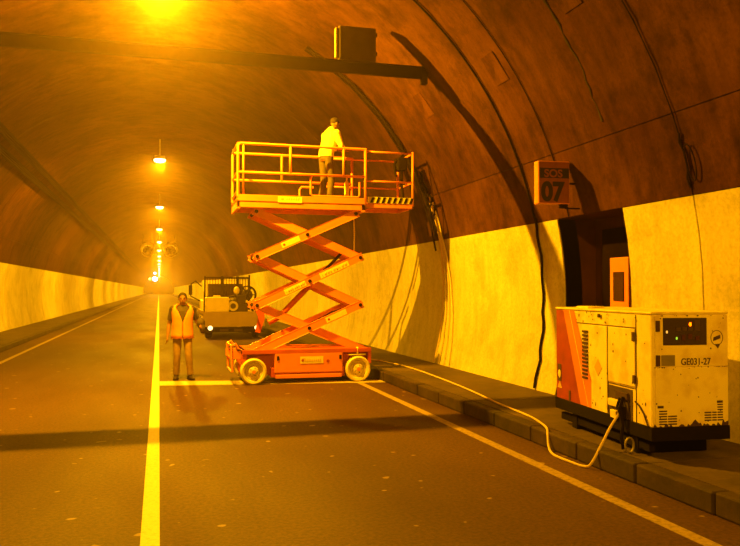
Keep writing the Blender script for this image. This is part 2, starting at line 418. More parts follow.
for k in range(-1, LAMP_N):
    y = LAMP_Y0 + k * LAMP_DY
    r = lamps[k + 1]
    r.location = (0, y, LAMP_Z)
    if k == -1: lb = 'sodium ceiling lamp before the crossbeam, above and behind the viewpoint'
    elif k == 0: lb = 'nearest and most glaring sodium ceiling lamp, at the top edge above the centre line'
    elif k < 6: lb = 'glowing sodium ceiling lamp, the %s nearest of the row in view' % order[k]
    else: lb = 'tiny far sodium lamp in the row that closes up towards the tunnel end'
    tag(r, lb, 'lamp', 'sodium lamps along the tunnel crown')
    ld = bpy.data.lights.new('sodium_light', 'POINT'); ld.color = SODIUM; ld.shadow_soft_size = .022
    ld.energy = LAMP_W * (REAR if k == -1 else 1.0 if k == 0 else FAR)
    # the reflector throws the light downwards: little leaves level or upwards
    ld.use_nodes = True; nt = ld.node_tree; em = nt.nodes['Emission']
    tc = nt.nodes.new('ShaderNodeTexCoord'); sp = nt.nodes.new('ShaderNodeSeparateXYZ'); mr = nt.nodes.new('ShaderNodeMapRange')
    rp = nt.nodes.new('ShaderNodeValToRGB'); e = rp.color_ramp.elements
    nt.links.new(tc.outputs['Normal'], sp.inputs[0]); nt.links.new(sp.outputs[2], mr.inputs[0]); mr.inputs[1].default_value = -1; mr.inputs[2].default_value = 1
    nt.links.new(mr.outputs[0], rp.inputs[0])
    e[0].position = 0; e[0].color = (1, 1, 1, 1); e[1].position = 1
    up = .42 if k == 0 else UP      # extra upward light added to the nearest one to widen its glow
    e[1].color = (up, up, up, 1)
    for pos, val in ((.36, 1.), (.43, .85 if k == 0 else .5), (.48, .6 if k == 0 else .12), (.53, up)):
        q = e.new(pos); q.color = (val,) * 3 + (1,)
    nt.links.new(rp.outputs[0], em.inputs['Strength'])
    lo = bpy.data.objects.new('sodium_light', ld); COL.objects.link(lo); lo.parent = r; lo.location = (0, 0, -.085)

# ================================================================= CROSSBEAM WITH BOX
BY, BZ = 12.31, 5.49
bx = sqrt(R * R - (BZ - ZC) ** 2)
r = empty('overhead_crossbeam', (0, BY, BZ)); tag(r, 'dark steel crossbeam spanning the tunnel from wall to wall above the road', 'beam')
b = B(); b.box(XC - bx + .01, XC + bx - .02, -.012, .012, -.10, .10, .003); b.box(XC - bx + .01, XC + bx - .02, -.035, .035, -.105, -.085, .003); b.box(XC - bx + .01, XC + bx - .02, -.035, .035, .085, .105, .003); b.obj('beam', 'steel_dark', r)
for sx in (-1, 1):
    b = B(); b.box(XC + sx * (bx - .06) - .05, XC + sx * (bx - .06) + .05, -.06, .06, -.20, .14, .01); b.obj('end_plate', 'steel_dark', r)
r = empty('equipment_box', (3.18, BY, BZ + .10)); tag(r, 'brown square steel box standing on the crossbeam', 'box')
b = B(); b.box(-.32, .33, -.07, .07, .0, .58, .03); b.obj('housing', 'box_brown', r)
b = B(); b.box(-.37, -.322, -.05, .05, .04, .54, .008); b.obj('lit_side', 'alu', r)  # paler strip paints the side of the box that the lamp lights
for z in (.12, .44):
    q = B(); q.box(.33, .35, -.05, .0, z, z + .06); q.obj('hinge', 'steel_dark', r)

# ================================================================= SIGN 07
r = empty('niche_sign', (5.30, 9.50, 2.95)); r.rotation_euler = (0, 0, radians(-4))
tag(r, 'small square sign numbered 07 on the wall above the dark niche', 'sign')
b = B(); b.box(-.235, .235, 0, .14, 0, .60, .01); b.obj('sign_box', 'sign_edge', r)
b = B(); b.box(-.215, .225, -.006, .01, .015, .585); fc = b.obj('face_plate', 'sign_face', r)
b = B(); b.box(-.21, .222, -.010, -.004, .36, .50); bd = b.obj('dark_band', 'sign_ink', r)
text('lettering', 'SOS', .15, 'sign_face', (-.15, -.011, .375), (1, 0, 0), (0, 0, 1), r, sx=1.05, bold=.03)
text('numeral', '07', .36, 'sign_ink', (-.19, -.007, .05), (1, 0, 0), (0, 0, 1), r, sx=.92, bold=.045)
b = B(); b.tube([(.20, .07, .05), (.20, .07, -.05), (.42, .07, -.05)], .012); b.box(.12, .22, .02, .1, -.05, .0); b.obj('wall_bracket', 'steel_dark', r)
b = B(); b.tube([(.2, .07, .3), (.36, .07, .3)], .015); b.obj('wall_bracket', 'steel_dark', r)

# orange phone cabinet in the niche
r = empty('phone_cabinet', (ND - .05, 9.18, 1.5)); tag(r, 'narrow orange emergency phone cabinet inside the dark niche', 'cabinet')
b = B(); b.box(-.26, 0, -.22, .22, 0, .70, .012); b.obj('housing', 'orange', r)
b = B(); b.box(-.275, -.258, -.12, .12, .10, .50, .004); b.obj('window', 'glass_dark', r)
b = B(); b.box(-.19, .0, -.2, .2, -1.31, .0, .01); b.obj('pedestal', 'niche', r)

# ================================================================= WALL CABLES, PIPES, PLATES
def arc_pts(y, z0, z1, n=24, off=.03, side=1, wob=0., top=None):
    out = []
    a0, a1 = angz(z0), (top if top is not None else angz(z1))
    for k in range(n + 1):
        a = a0 + (a1 - a0) * k / n; x, z = arch(a, R - off)
        out.append((x if side > 0 else 2 * XC - x, y + wob * sin(k * 1.7) + (random.uniform(-wob, wob) if wob else 0), z))
    return out
b = B(); b.tube(arc_pts(10.86, .2, 2.9, 18, .03, wob=.02), .022, 8); p = arc_pts(10.88, 2.9, 0, 26, .03, top=1.15); b.tube(p, .016, 6)
tag(b.obj('drain_pipe', 'black'), 'thin black pipe running down the curved wall beside the generator', 'pipe')
b = B(); b.tube(arc_pts(9.88, 2.82, 0, 22, .018, top=1.2), .008, 5)
tag(b.obj('lining_cable', 'steel_dark'), 'hair-thin dark cable climbing the vault from the 07 sign', 'cable')
# ragged leak crack
pts = []
for k in range(40):
    a = angz(3.9) + (1.12 - angz(3.9)) * k / 39; x, z = arch(a, R - .012)
    pts.append((x, 8.5 - .28 * k / 39 + random.uniform(-.035, .035), z))
b = B(); b.tube(pts, .014, 5, rads=[random.uniform(.006, .024) for _ in pts]); o = b.obj('leak_crack', 'stain', ce)
# cable with a hanging loop on joint at 7.22
pts = arc_pts(7.2, 2.95, 0, 20, .02, top=1.0)
lp = []
for k in range(19):
    t = k / 18 * 2 * pi; z = 3.16 + .20 * cos(t); lp.append((wallx(z) - .035, 7.14 - .07 * sin(t) - .03, z))
b = B(); b.tube(pts, .006, 6); b.tube(lp, .008, 6); b.tube(arc_pts(7.2, 2.9, 3.5, 6, .02, wob=.02), .013, 6)
tag(b.obj('looped_cable', 'steel_dark'), 'dark cable ending in a hanging loop just above the cream wall paint', 'cable')
# bundle of cables at 15.2: black ones on the vault, pale ones fanning out down the painted wall
for y, rr, mm, z0, lab in ((15.2, .030, 'black', 2.9, 'thick black cable on the vault beside the lift basket'), (15.42, .022, 'black', 2.6, 'black cable just beyond the thick one by the lift basket'), (15.32, .014, 'steel_dark', 3.0, 'slim dark cable between the two black ones on the vault')):
    b = B(); b.tube(arc_pts(y, z0, 0, 24, .03 + rr, top=1.05, wob=.012), rr, 6)
    tag(b.obj('wall_cable', mm), lab, 'cable', 'cables running down the wall by the lift')
for dy, rr, mm, lab in ((.35, .014, 'hose_rope', 'pale cable of the fan on the cream wall, nearest the lift'), (.05, .018, 'cream', 'second pale cable of the fan on the cream wall, counted from the lift'), (-.25, .014, 'hose_rope', 'third pale cable of the fan on the cream wall, counted from the lift'), (-.55, .018, 'cream', 'pale cable of the fan on the cream wall, farthest from the lift')):
    P = [(x, y + dy * (1 - .8 * min(1, max(0, z / 2.9))), z) for x, y, z in arc_pts(15.05, .19, 3.6, 20, .02 + rr, wob=.008)]
    b = B(); b.tube(P, rr, 6); tag(b.obj('wall_cable', mm), lab, 'cable', 'cables running down the wall by the lift')
b = B()
for k in range(7):
    z = 3.0 + k * .17; x = wallx(z) - .05
    b.tube([(x, 15.1 + .12 * sin(k * 2.1), z), (x - .05, 15.0 + .14 * cos(k * 1.3), z + .16), (x - .05, 15.2, z + .3)], .024, 6)
tag(b.obj('cable_tangle', 'black'), 'dark tangle of loose cable on the wall by the basket', 'cables')
# hatch plates on the vault
for (y, z, lab) in ((13.2, 5.17, 'square hatch plate on the vault left of the dark shadow band'), (10.3, 5.04, 'square hatch plate on the vault between the two thin cables'), (8.0, 5.3, 'square hatch plate high on the vault beside the crack')):
    a = angz(z); x, zz = arch(a, R - .012)
    b = B(); b.box(-.012, .012, -.2, .2, -.24, .24, .006)
    o = b.obj('hatch_plate', 'concrete'); o.location = (x, y, zz); o.rotation_euler = (0, -a, 0)
    tag(o, lab, 'hatch', 'hatch plates on the vault')
# cable trays along the left haunch
for i, (xx, lab) in enumerate(((-3.98, 'upper of the two long cable trays along the left vault'), (-4.28, 'lower of the two long cable trays along the left vault'))):
    a = math.acos((xx - XC) / (R - .10)); x, z = arch(a, R - .10)
    r = empty('cable_tray', (x, 0, z)); r.rotation_euler = (0, pi / 2 - a, 0); tag(r, lab, 'cable tray', 'cable trays on the left vault')
    b = B(); b.box(-.11, .11, Y0, Y1, -.012, 0); b.box(-.115, -.105, Y0, Y1, -.05, .03); b.box(.105, .115, Y0, Y1, -.05, .03); b.obj('tray', 'steel_dark', r)
    b = B()
    for k in range(3): b.tube([(-.06 + .055 * k, Y0, -.032), (-.06 + .055 * k, Y1, -.032)], .018, 6)
    b.obj('cable', 'black', r)
    b = B(); y = -2.
    while y < 150: b.box(-.02, .02, y, y + .04, 0, .11); y += 4.
    s = b.obj('bracket', 'steel_dark', r); s['kind'] = 'stuff'

# ================================================================= JET FANS, FAR SIGNALS
def jet_fan(x, lab, first=None):
    r = empty('jet_fan', (x, 77, 5.72)); tag(r, lab, 'fan', 'jet fans under the vault')
    b = B(); b.lathe([(0, .50), (-.10, .54), (-.16, .62), (-.10, .66), (.05, .62), (3.0, .62), (3.14, .66), (3.1, .55), (2.9, .52), (1.9, .5), (1.0, .5), (0, .50)], (0, 0, 0), 'Y', 36)
    b.obj('casing', 'fan_grey', r)
    b = B(); b.lathe([(.9, .03), (1.0, .16), (2.0, .18), (2.3, .03)], (0, 0, 0), 'Y', 20); b.obj('hub', 'steel_dark', r)
    b = B()
    for k in range(8):
        t = k * pi / 4; b.beam((.15 * cos(t), 1.3, .15 * sin(t)), (.49 * cos(t), 1.3, .49 * sin(t)), .03, .16, up=(0.5 * sin(t), 1, -.5 * cos(t)))
    b.obj('blade', 'steel_dark', r)
    for y in (.6, 2.4):
        for sx in (-.4, .4):
            b = B(); b.tube([(sx, y, .45), (sx, y, 1.70)], .03, 6); b.obj('hanger', 'steel_dark', r)
    return r
jet_fan(-1.12, 'round jet fan hanging left of the row of lamps'); jet_fan(1.12, 'round jet fan hanging right of the row of lamps')
for (x, y, z, rr, m, lab) in ((-1.09, 220, 4.85, .62, 'signal_blue', 'brightest pale blue round signal above the far road'), (-2.5, 220, 4.85, .36, 'signal_amber', 'small amber round signal beside the bright blue one'), (-1.12, 221, 6.45, .34, 'signal_blue_dim', 'dim blue round signal above the bright one')):
    r = empty('lane_signal', (x, y, z)); tag(r, lab, 'signal', 'signals at the far end of the tunnel')
    b = B(); b.box(-rr - .12, rr + .12, 0.02, .25, -rr - .12, rr + .12, .03); b.obj('housing', 'steel_dark', r)
    b = B(); b.lathe([(0.02, rr), (-.06, rr * .9), (-.10, .01)], (0, 0, 0), 'Y', 24); b.obj('lens', m, r)
    b = B(); ht = ZC + sqrt(R * R - (x - XC) ** 2) - z; b.tube([(0, .14, rr), (0, .14, ht)], .04, 6); b.obj('hanger', 'steel_dark', r)
# ================================================================= SCISSOR LIFT
LX, LY = 2.72, 14.2
r = empty('scissor_lift', (0, 0, 0)); tag(r, 'orange scissor lift with raised railed platform on the road', 'lift')
YN, YF = 14.3, 15.40; YC, YD = 14.08, 15.42      # platform sides, chassis sides                                    # near and far side
# chassis
b = B()
b.box(1.50, 3.92, YC + .20, YD - .20, .16, .60, .01)
b.box(1.48, 3.94, YC + .03, YD - .03, .56, .64, .008)
b.box(2.02, 3.42, YC + .06, YD - .06, .12, .30, .01)
b.box(1.48, 1.56, YC + .05, YD - .05, .34, .64, .01); b.box(3.88, 3.95, YC + .05, YD - .05, .34, .64, .01)
ch = b.obj('chassis', 'orange_dark', r)
for s_, y in ((-1, YC + .03), (1, YD - .03)):
    b = B(); y0, y1 = (y, y + .18) if s_ < 0 else (y - .18, y)
    b.box(2.08, 3.38, y0, y1, .20, .575, .018); p = b.obj('side_panel', 'orange', r)
    if s_ < 0:
        b = B(); b.box(2.56, 3.00, y - .006, y + .002, .37, .50); lb = b.obj('maker_plate', 'label', p)
        b = B(); b.lathe([(0, .026), (-.004, .022), (-.004, 0)], (2.605, y - .007, .43), 'Y', 14); b.obj('logo_dot', 'label_red', p)
        b = B()
        for k in range(9): b.tube([(2.645 + .036 * k, y - .008, .41), (2.655 + .036 * k, y - .008, .455)], .006, 5)
        b.tube([(2.625 + .03 * cos(t * .3), y - .008, .44 + .03 * sin(t * .3)) for t in range(0, 9)], .005, 5)
        b.obj('worn_print', 'label_ink', p)['kind'] = 'stuff'
        for xx in (2.12, 3.31):
            b = B(); b.box(xx, xx + .045, y - .012, y + .01, .44, .52, .008); b.obj('latch', 'black', p)
        b = B(); b.lathe([(0, .03), (-.006, .028), (-.006, 0)], (3.09, y, .41), 'Y', 14); b.obj('round_cap', 'label_red', p)
    b = B(); b.box(2.1, 3.36, y0, y1, .10, .17, .008); b.obj('pothole_guard', 'orange', r)
def lift_wheel(x, y, out, m):
    w = empty('wheel', (x, y, .245)); w.parent = r; w.rotation_euler = (0, 0, 0 if out < 0 else pi)
    b = B(); b.lathe([(.07, .15), (.0, .175), (-.01, .215), (.02, .243), (.10, .245), (.16, .24), (.17, .2), (.17, .05)], (0, 0, 0), 'Y', 32); b.obj('tyre', m, w)
    b = B(); b.lathe([(.05, .17), (.03, .15), (.05, .11), (.01, .09), (-.01, .05), (-.012, .0)], (0, 0, 0), 'Y', 24); h = b.obj('rim', m, w)
    b = B(); b.lathe([(-.01, .036), (-.03, .034), (-.03, 0)], (0, 0, 0), 'Y', 12); b.obj('hub', 'orange', w)
    b = B()
    for k in range(5): t = k * 2 * pi / 5; b.ball((.07 * cos(t), -.004, .07 * sin(t)), .010, 1)
    b.obj('wheel_bolt', 'rust', w)['kind'] = 'stuff'
    return w
for x in (1.69, 3.68):
    lift_wheel(x, YC + .0, -1, 'cream'); lift_wheel(x, YD - .0, 1, 'cream')
    b = B(); b.tube([(x, YC + .1, .245), (x, YD - .1, .245)], .035, 8); b.obj('axle', 'steel_dark', r)
b = B(); b.tube([(3.67, YC + .05, .50), (3.67, YC + .05, .66)], .022, 8); b.tube([(3.50, YC + .05, .515), (3.84, YC + .05, .515)], .014, 8); b.obj('steering_link', 'label', r)
# entry ladder at the left end
b = B()
for y in (YC + .10, YD - .35):
    b.tube([(1.42, y, .66), (1.36, y, .76), (1.29, y, .72), (1.31, y, .24)], .022, 8)
for z in (.25, .48, .72): b.tube([(1.30, YC + .10, z), (1.30, YD - .35, z)], .018, 8)
b.box(1.26, 1.46, YC + .1, YC + .14, .48, .62); b.box(1.26, 1.46, YD - .4, YD - .36, .48, .62)
b.obj('ladder', 'orange', r)
# scissor arms
ZL = [.58, 1.46, 2.385, 3.24]; XLft, XRgt = 1.78, 3.79
def arm(p, q, y, m, w=.055, h=.15, ext=.05):
    b = B(); P = Vector((p[0], y, p[1])); Q = Vector((q[0], y, q[1])); d = (Q - P).normalized()
    b.beam(P - d * ext, Q + d * ext, w, h, up=(0, 0, 1), bev=.006)
    a = b.obj('scissor_arm', m, r)
    b = B()
    for c in (P, Q, (P + Q) / 2): b.lathe([(-.045, .0), (-.045, .035), (.045, .035), (.045, 0)], c, 'Y', 14)
    b.obj('pin', 'steel_dark', a)
    return a
def arm_label(a, p, q, t0, t1, y, stripes, letters):
    P = Vector((p[0], y, p[1])); Q = Vector((q[0], y, q[1])); d = (Q - P).normalized(); u = Vector((0, 1, 0)).cross(d) * -1
    if u.z < 0: u = -u
    b = B(); b.beam(P.lerp(Q, t0) + Vector((0, -.0305, 0)), P.lerp(Q, t1) + Vector((0, -.0305, 0)), .006, .105)
    lb = b.obj('sticker', 'label', a)
    b = B(); L = (Q - P).length * (t1 - t0); s = P.lerp(Q, t0) + Vector((0, -.0345, 0))
    if letters:
        for k in range(9):
            c = s + d * (L * (.08 + k * .10)); b.tube([c - u * .03, c + u * .03], .010 if k % 2 else .006, 5)
            if k % 3: b.tube([c - u * .03, c + u * .03 + d * .035], .006, 5)
    else:
        b.lathe([(0, .024), (-.003, .02), (-.003, 0)], s + d * L * .14, 'Y', 12)
    b.obj('worn_print', 'label_ink' if letters else 'label_red', lb)['kind'] = 'stuff'
for lv in range(3):
    z0, z1 = ZL[lv], ZL[lv + 1]
    xl0, xr0 = (1.77 if lv == 0 else XLft), (3.86 if lv == 0 else XRgt)
    xl1, xr1 = (1.77 if lv == 2 else XLft), (3.70 if lv == 2 else XRgt)
    for side, yo, yi in ((0, YN + .08, YN + .155), (1, YF - .08, YF - .155)):
        a = arm((xl0, z0), (xr1, z1), yo, 'orange')
        c = arm((xl1, z1), (xr0, z0), yi, 'orange')
        if side == 0:
            if lv == 0: arm_label(a, (xl0, z0), (xr1, z1), .66, .86, yo, 0, False)
            if lv == 1: arm_label(a, (xl0, z0), (xr1, z1), .26, .46, yo, 1, True) or None; arm_label(a, (xl0, z0), (xr1, z1), .60, .88, yo, 1, True)
            if lv == 2: arm_label(a, (xl0, z0), (xr1, z1), .24, .42, yo, 0, False)
    for (x, z) in ((xl0, z0), (xr0, z0)) + (((xl1, z1), (xr1, z1)) if lv == 2 else ()) + (((xl0 + xr1) / 2, (z0 + z1) / 2),):
        b = B(); b.tube([(x, YN + .06, z), (x, YF - .06, z)], .026, 8); b.obj('cross_shaft', 'steel_dark', r)
# hydraulic ram and hoses
ym = 14.75
b = B(); b.tube([(2.05, ym, 1.12), (2.25, ym, 1.22), (2.95, ym, 1.93), (3.10, ym, 2.08)], .055, 12); cy = b.obj('hydraulic_cylinder', 'orange_dark', r)
b = B(); b.tube([(3.08, ym, 2.06), (3.50, ym, 2.48)], .030, 10); b.obj('piston_rod', 'steel_dark', cy)
b = B(); b.tube([(2.0, ym + .15, .60), (2.7, ym + .12, .95), (3.35, ym + .12, 1.32), (3.8, ym + .1, 1.42), (3.4, ym + .1, 1.6)], .016, 6); b.tube([(2.6, ym, .98), (3.5, ym, 1.38)], .014, 6); b.obj('hydraulic_hose', 'black', r)
b = B(); b.tube([(3.72, YN + .3, 3.25), (3.73, YN + .3, 2.8), (3.72, YN + .3, 2.38)], .014, 6); b.obj('control_cable', 'hose_rope', r)
b = B(); b.prism([(-.06, 0), (.16, 0), (.16, -.25), (.08, -.52), (-.02, -.50), (.04, -.2)], (1.86, YF - .25, 1.42), (1, 0, 0), (0, 0, 1), .03); b.obj('ram_bracket', 'orange_dark', r)
# platform
PX0, PX1, PX2 = 1.39, 3.88, 4.89; DZ = 3.47
b = B(); b.box(PX0, PX1, YN, YF, 3.40, DZ, .004); b.box(PX0, PX1, YN, YN + .05, 3.30, 3.42, .006); b.box(PX0, PX1, YF - .05, YF, 3.30, 3.42, .006)
b.box(PX0, PX0 + .06, YN, YF, 3.27, 3.45, .006); b.box(PX1 - .08, PX1, YN, YF, 3.27, 3.45, .006); dk = b.obj('platform_deck', 'orange', r)
b = B(); b.box(PX0 + .02, PX1 - .02, YN - .012, YN + .012, 3.42, 3.54, .004); tb = b.obj('toe_board', 'orange', dk)
b = B(); b.box(PX0 + .02, PX1 - .02, YF - .012, YF + .012, 3.42, 3.54, .004); b.obj('toe_board', 'orange', dk)
b = B(); b.box(2.16, 2.62, YN - .018, YN - .011, 3.41, 3.52); lb = b.obj('sticker', 'label', tb)
b = B(); b.lathe([(0, .03), (-.004, .026), (-.004, 0)], (2.24, YN - .019, 3.48), 'Y', 12)
for k in range(6): b.tube([(2.32 + .045 * k, YN - .020, 3.46), (2.335 + .045 * k, YN - .020, 3.51)], .006, 5)
b.obj('worn_print', 'label_ink', lb)['kind'] = 'stuff'
b = B(); b.box(PX1 - .3, PX2, YN + .06, YF - .06, 3.44, 3.47, .003); b.box(PX1, PX2, YN + .05, YN + .09, 3.37, 3.45, .004); b.box(PX1, PX2, YF - .09, YF - .05, 3.37, 3.45, .004); b.box(PX2 - .04, PX2, YN + .05, YF - .05, 3.37, 3.47, .004)
ex = b.obj('extension_deck', 'orange', r)
b = B(); b.box(PX1 + .06, PX2, YN + .04, YN + .06, 3.46, 3.58); tb2 = b.obj('toe_board', 'label', ex)
b = B(); k = 0; x = PX1 + .10
while x < PX2 - .06:
    b.prism([(0, 0), (.055, 0), (.10, .11), (.045, .11)][::1], (x, YN + .037, 3.465), (1, 0, 0), (0, 0, 1), .004); x += .115
b.obj('hazard_stripe', 'black', tb2)
def rail(pts, rad=.025, name='guard_rail', m='orange'):
    b = B(); b.tube(pts, rad, 8); return b.obj(name, m, r)
TZ, MZ = 4.50, 3.96
for y in (YN + .01, YF - .01):
    far = y > 14.6
    rail([(PX0 + .02, y, 3.5), (PX0 + .02, y, TZ - .04), (PX0 + .06, y, TZ), (PX1, y, TZ), ], .027)
    rail([(PX0 + .02, y, MZ), (PX1, y, MZ)])
    rail([(PX1, y, 3.40), (PX1, y, TZ + .02)], .028, 'guard_post')
    rail([(PX0 + .12, y, 3.5), (PX0 + .12, y, TZ)], .018, 'guard_post')
    rail([(2.40, y, MZ), (2.40, y, TZ)], .025, 'guard_post')
    if not far:
        rail([(3.44, y, MZ), (3.44, y, TZ)], .025, 'guard_post')
    # extension rails, a little inside
    yi = y + (.05 if not far else -.05)
    rail([(PX1 - .6 if far else PX1, yi, TZ - .03), (PX2 - .02, yi, TZ - .03)], .019)
    rail([(PX1 - .6 if far else PX1, yi, MZ - .07), (PX2 - .02, yi, MZ - .07)], .018)
    rail([(PX2 - .02, yi, 3.42), (PX2 - .02, yi, TZ)], .026, 'guard_post')
rail([(2.83, YN + .05, MZ), (2.80, YN + .05, MZ - .06), (2.80, YN + .05, 3.60), (2.84, YN + .05, 3.56), (3.73, YN + .05, 3.56), (3.77, YN + .05, 3.60), (3.77, YN + .05, 3.86)], .021, 'sliding_rail')
rail([(3.05, YF - .06, 3.86), (2.80, YF - .06, 3.86), (2.76, YF - .06, 3.80), (2.76, YF - .06, 3.56)], .021, 'sliding_rail')
for z in (MZ, TZ, 3.6):
    rail([(PX0 + .02, YN, z), (PX0 + .02, YF, z)], .021)
for z in (MZ - .07, TZ - .03):
    rail([(PX2 - .02, YN + .06, z), (PX2 - .02, YF - .06, z)], .019)
# control console at the end of the extension
b = B(); b.box(PX2 - .24, PX2 - .05, YN + .3, YN + .62, 4.18, 4.44, .02); b.tube([(PX2 - .22, YN + .4, 4.42), (PX2 - .30, YN + .4, 4.30), (PX2 - .26, YN + .4, 4.05)], .03, 8); b.tube([(PX2 - .12, YN + .45, 4.2), (PX2 - .14, YN + .42, 3.9), (PX2 - .10, YN + .4, 3.55)], .03, 8); b.ball((PX2 - .15, YN + .4, 4.47), .035, 2)
b.obj('control_console', 'black', r)
# a thin prop and a bottle on the deck beside the worker
b = B(); b.lathe([(0, .0), (0, .05), (.44, .05), (.50, .02), (.55, .02), (.55, 0)], (3.66, 14.95, DZ), 'Z', 16)
o = b.obj('spray_can', 'label'); tag(o, 'slim yellow canister standing on the lift platform by the worker', 'canister')

# ================================================================= PEOPLE
def lerp(a, b, t): return tuple(a[i] + (b[i] - a[i]) * t for i in range(3))
def hand(b, w, d, side, curl=.5, sc=1.):
    """palm, four unequal bent fingers and a thumb from wrist w along direction d; side = vector towards the thumb"""
    d = Vector(d).normalized(); s = Vector(side); s = (s - d * s.dot(d)).normalized(); n = d.cross(s)
    w = Vector(w)
    b.tube([w - d * .02, w + d * .03, w + d * .085 * sc], .03, 10, rads=[(.026, .022), (.036, .017), (.040, .015)], side=s)
    for k, L in enumerate((.066, .074, .070, .056)):
        o = w + d * .08 * sc + s * (.028 - .0185 * k)
        p1 = o + d * L * .45 + n * L * .15 * curl * 2; p2 = p1 + (d * (1 - curl * .6) + n * curl).normalized() * L * .32; p3 = p2 + (d * (1 - curl) + n * curl * 1.2).normalized() * L * .3
        b.tube([o, p1, p2, p3], .008, 8, rads=[.0095, .009, .0082, .007]); b.ball(p3, .007, 1)
    o = w + d * .025 + s * .026
    b.tube([o, o + s * .022 + d * .03, o + s * .028 + d * .055 + n * .012, o + s * .022 + d * .075 + n * .02], .011, 8, rads=[.014, .012, .0105, .008])
def head(b, c, up, fwd, sc=1.):
    """skull, jaw, nose, ears, brow in the frame of the head"""
    up = Vector(up).normalized(); f = Vector(fwd); f = (f - up * f.dot(up)).normalized(); s = f.cross(up)
    Rm = Matrix((s, f, up)).transposed(); c = Vector(c)
    P = lambda x, y, z: c + s * x * sc + f * y * sc + up * z * sc
    b.ball(c + up * .02 * sc, (.076 * sc, .094 * sc, .098 * sc), 3, Rm)
    b.ball(P(0, .03, -.045), (.056 * sc, .066 * sc, .062 * sc), 3, Rm)
    b.ball(P(0, .062, -.088), (.026 * sc, .026 * sc, .022 * sc), 2, Rm)
    b.tube([P(0, .088, .02), P(0, .108, -.012), P(0, .112, -.025)], .01, 8, rads=[.010, .014, .015])
    for k in (-1, 1):
        b.ball(P(.078 * k, -.004, -.005), (.012 * sc, .020 * sc, .032 * sc), 2, Rm)
        b.ball(P(.032 * k, .082, .034), (.022, .012, .008), 2, Rm)
        b.ball(P(.045 * k, .058, -.015), (.020, .020, .020), 2, Rm)
    b.ball(P(0, .088, -.056), (.022, .010, .006), 2, Rm)
    return P, Rm, s, f, up
def eyes(P, Rm, parent):
    b = B()
    for k in (-1, 1): b.ball(P(.031 * k, .086, .018), (.012, .007, .006), 2, Rm)
    b.obj('eye', 'hair', parent)

# --- the walker
root = empty('person', (.45, 15.4, 0), pi)
tag(root, 'person in an orange vest and khaki trousers standing on the road by the centre line', 'person')
hipR, hipL = (.095, 0, .86), (-.095, 0, .86)
kR, kL = (.105, .05, .47), (-.115, .10, .47)
aR, aL = (.115, .0, .09), (-.150, .08, .09)
shR, shL = (.185, .0, 1.375), (-.185, .0, 1.375)
eR, eL = (.255, -.05, 1.08), (-.285, -.08, 1.11)
wR, wL = (.285, .02, .84), (-.345, .12, 1.03)
b = B()                                               # body: head, neck, arms, legs, one surface
b.tube([(0, 0, .80), (0, 0, .95), (0, .01, 1.15), (0, 0, 1.33), (0, -.01, 1.42)], .1, 16, rads=[(.15, .10), (.14, .095), (.145, .10), (.165, .095), (.07, .06)], side=(1, 0, 0))
b.tube([(0, -.01, 1.38), (0, .0, 1.45), (0, .012, 1.52)], .05, 12, rads=[.065, .055, .054])
P, Rm, *_ = head(b, (0, .02, 1.575), (0.02, .03, 1), (.05, 1, -.12), .96)
for sh, e, w, sd in ((shR, eR, wR, 1), (shL, eL, wL, -1)):
    b.ball(sh, .058, 2); b.tube([sh, lerp(sh, e, .5), e], .04, 12, rads=[.054, .047, .038]); b.ball(e, .038, 2)
    b.tube([e, lerp(e, w, .35), w], .03, 12, rads=[.038, .039, .026])
hand(b, wR, (.03, .12, -1), (0, 1, 0), .45); hand(b, wL, (-.1, .6, .05), (.3, 0, 1), .8)
for h, k, a in ((hipR, kR, aR), (hipL, kL, aL)):
    b.tube([h, k, a], .06, 12, rads=[.078, .052, .036]); b.ball(k, .052, 2)
body = remesh(b, 'body', 'skin', root, .0065, 4)
eyes(P, Rm, root)
b = B(); b.ball(P(0, -.012, .045), (.084, .098, .086), 3, Rm)
for k in (-1, 1): b.ball(P(.06 * k, .0, .02), (.022, .04, .04), 2, Rm)
bmesh.ops.bisect_plane(b.bm, geom=b.bm.verts[:] + b.bm.edges[:] + b.bm.faces[:], plane_co=P(0, .05, .04), plane_no=Rm @ Vector((0, 1, -.75)), clear_outer=True)
b.obj('hair', 'hair', root)
def trousers(parent, m, hR, hL, kR, kL, aR, aL, wst, wsd=(1, 0, 0), fat=1.):
    b = B()
    top = Vector(wst); mid = (Vector(hR) + Vector(hL)) / 2
    b.tube([top, lerp(top, mid, .6), mid - Vector((0, 0, .03))], .1, 18, rads=[(.158, .112), (.170, .122), (.165, .115)], side=wsd)
    for h, k, a in ((hR, kR, aR), (hL, kL, aL)):
        b.ball(h, .094 * fat, 2); b.tube([h, lerp(h, k, .5), k, lerp(k, a, .35), lerp(k, a, .8), a], .07, 14, rads=[.093, .083, .070, .068, .062, .066]); b.ball(k, .070, 2)
        q = Vector(a); 
        for z in (.04, .09): b.ball((q.x, q.y + .005, q.z + z), .066, 1)
    return remesh(b, 'trousers', m, parent, .011, 5)
trousers(root, 'trouser', hipR, hipL, kR, kL, aR, aL, (0, 0, .99))
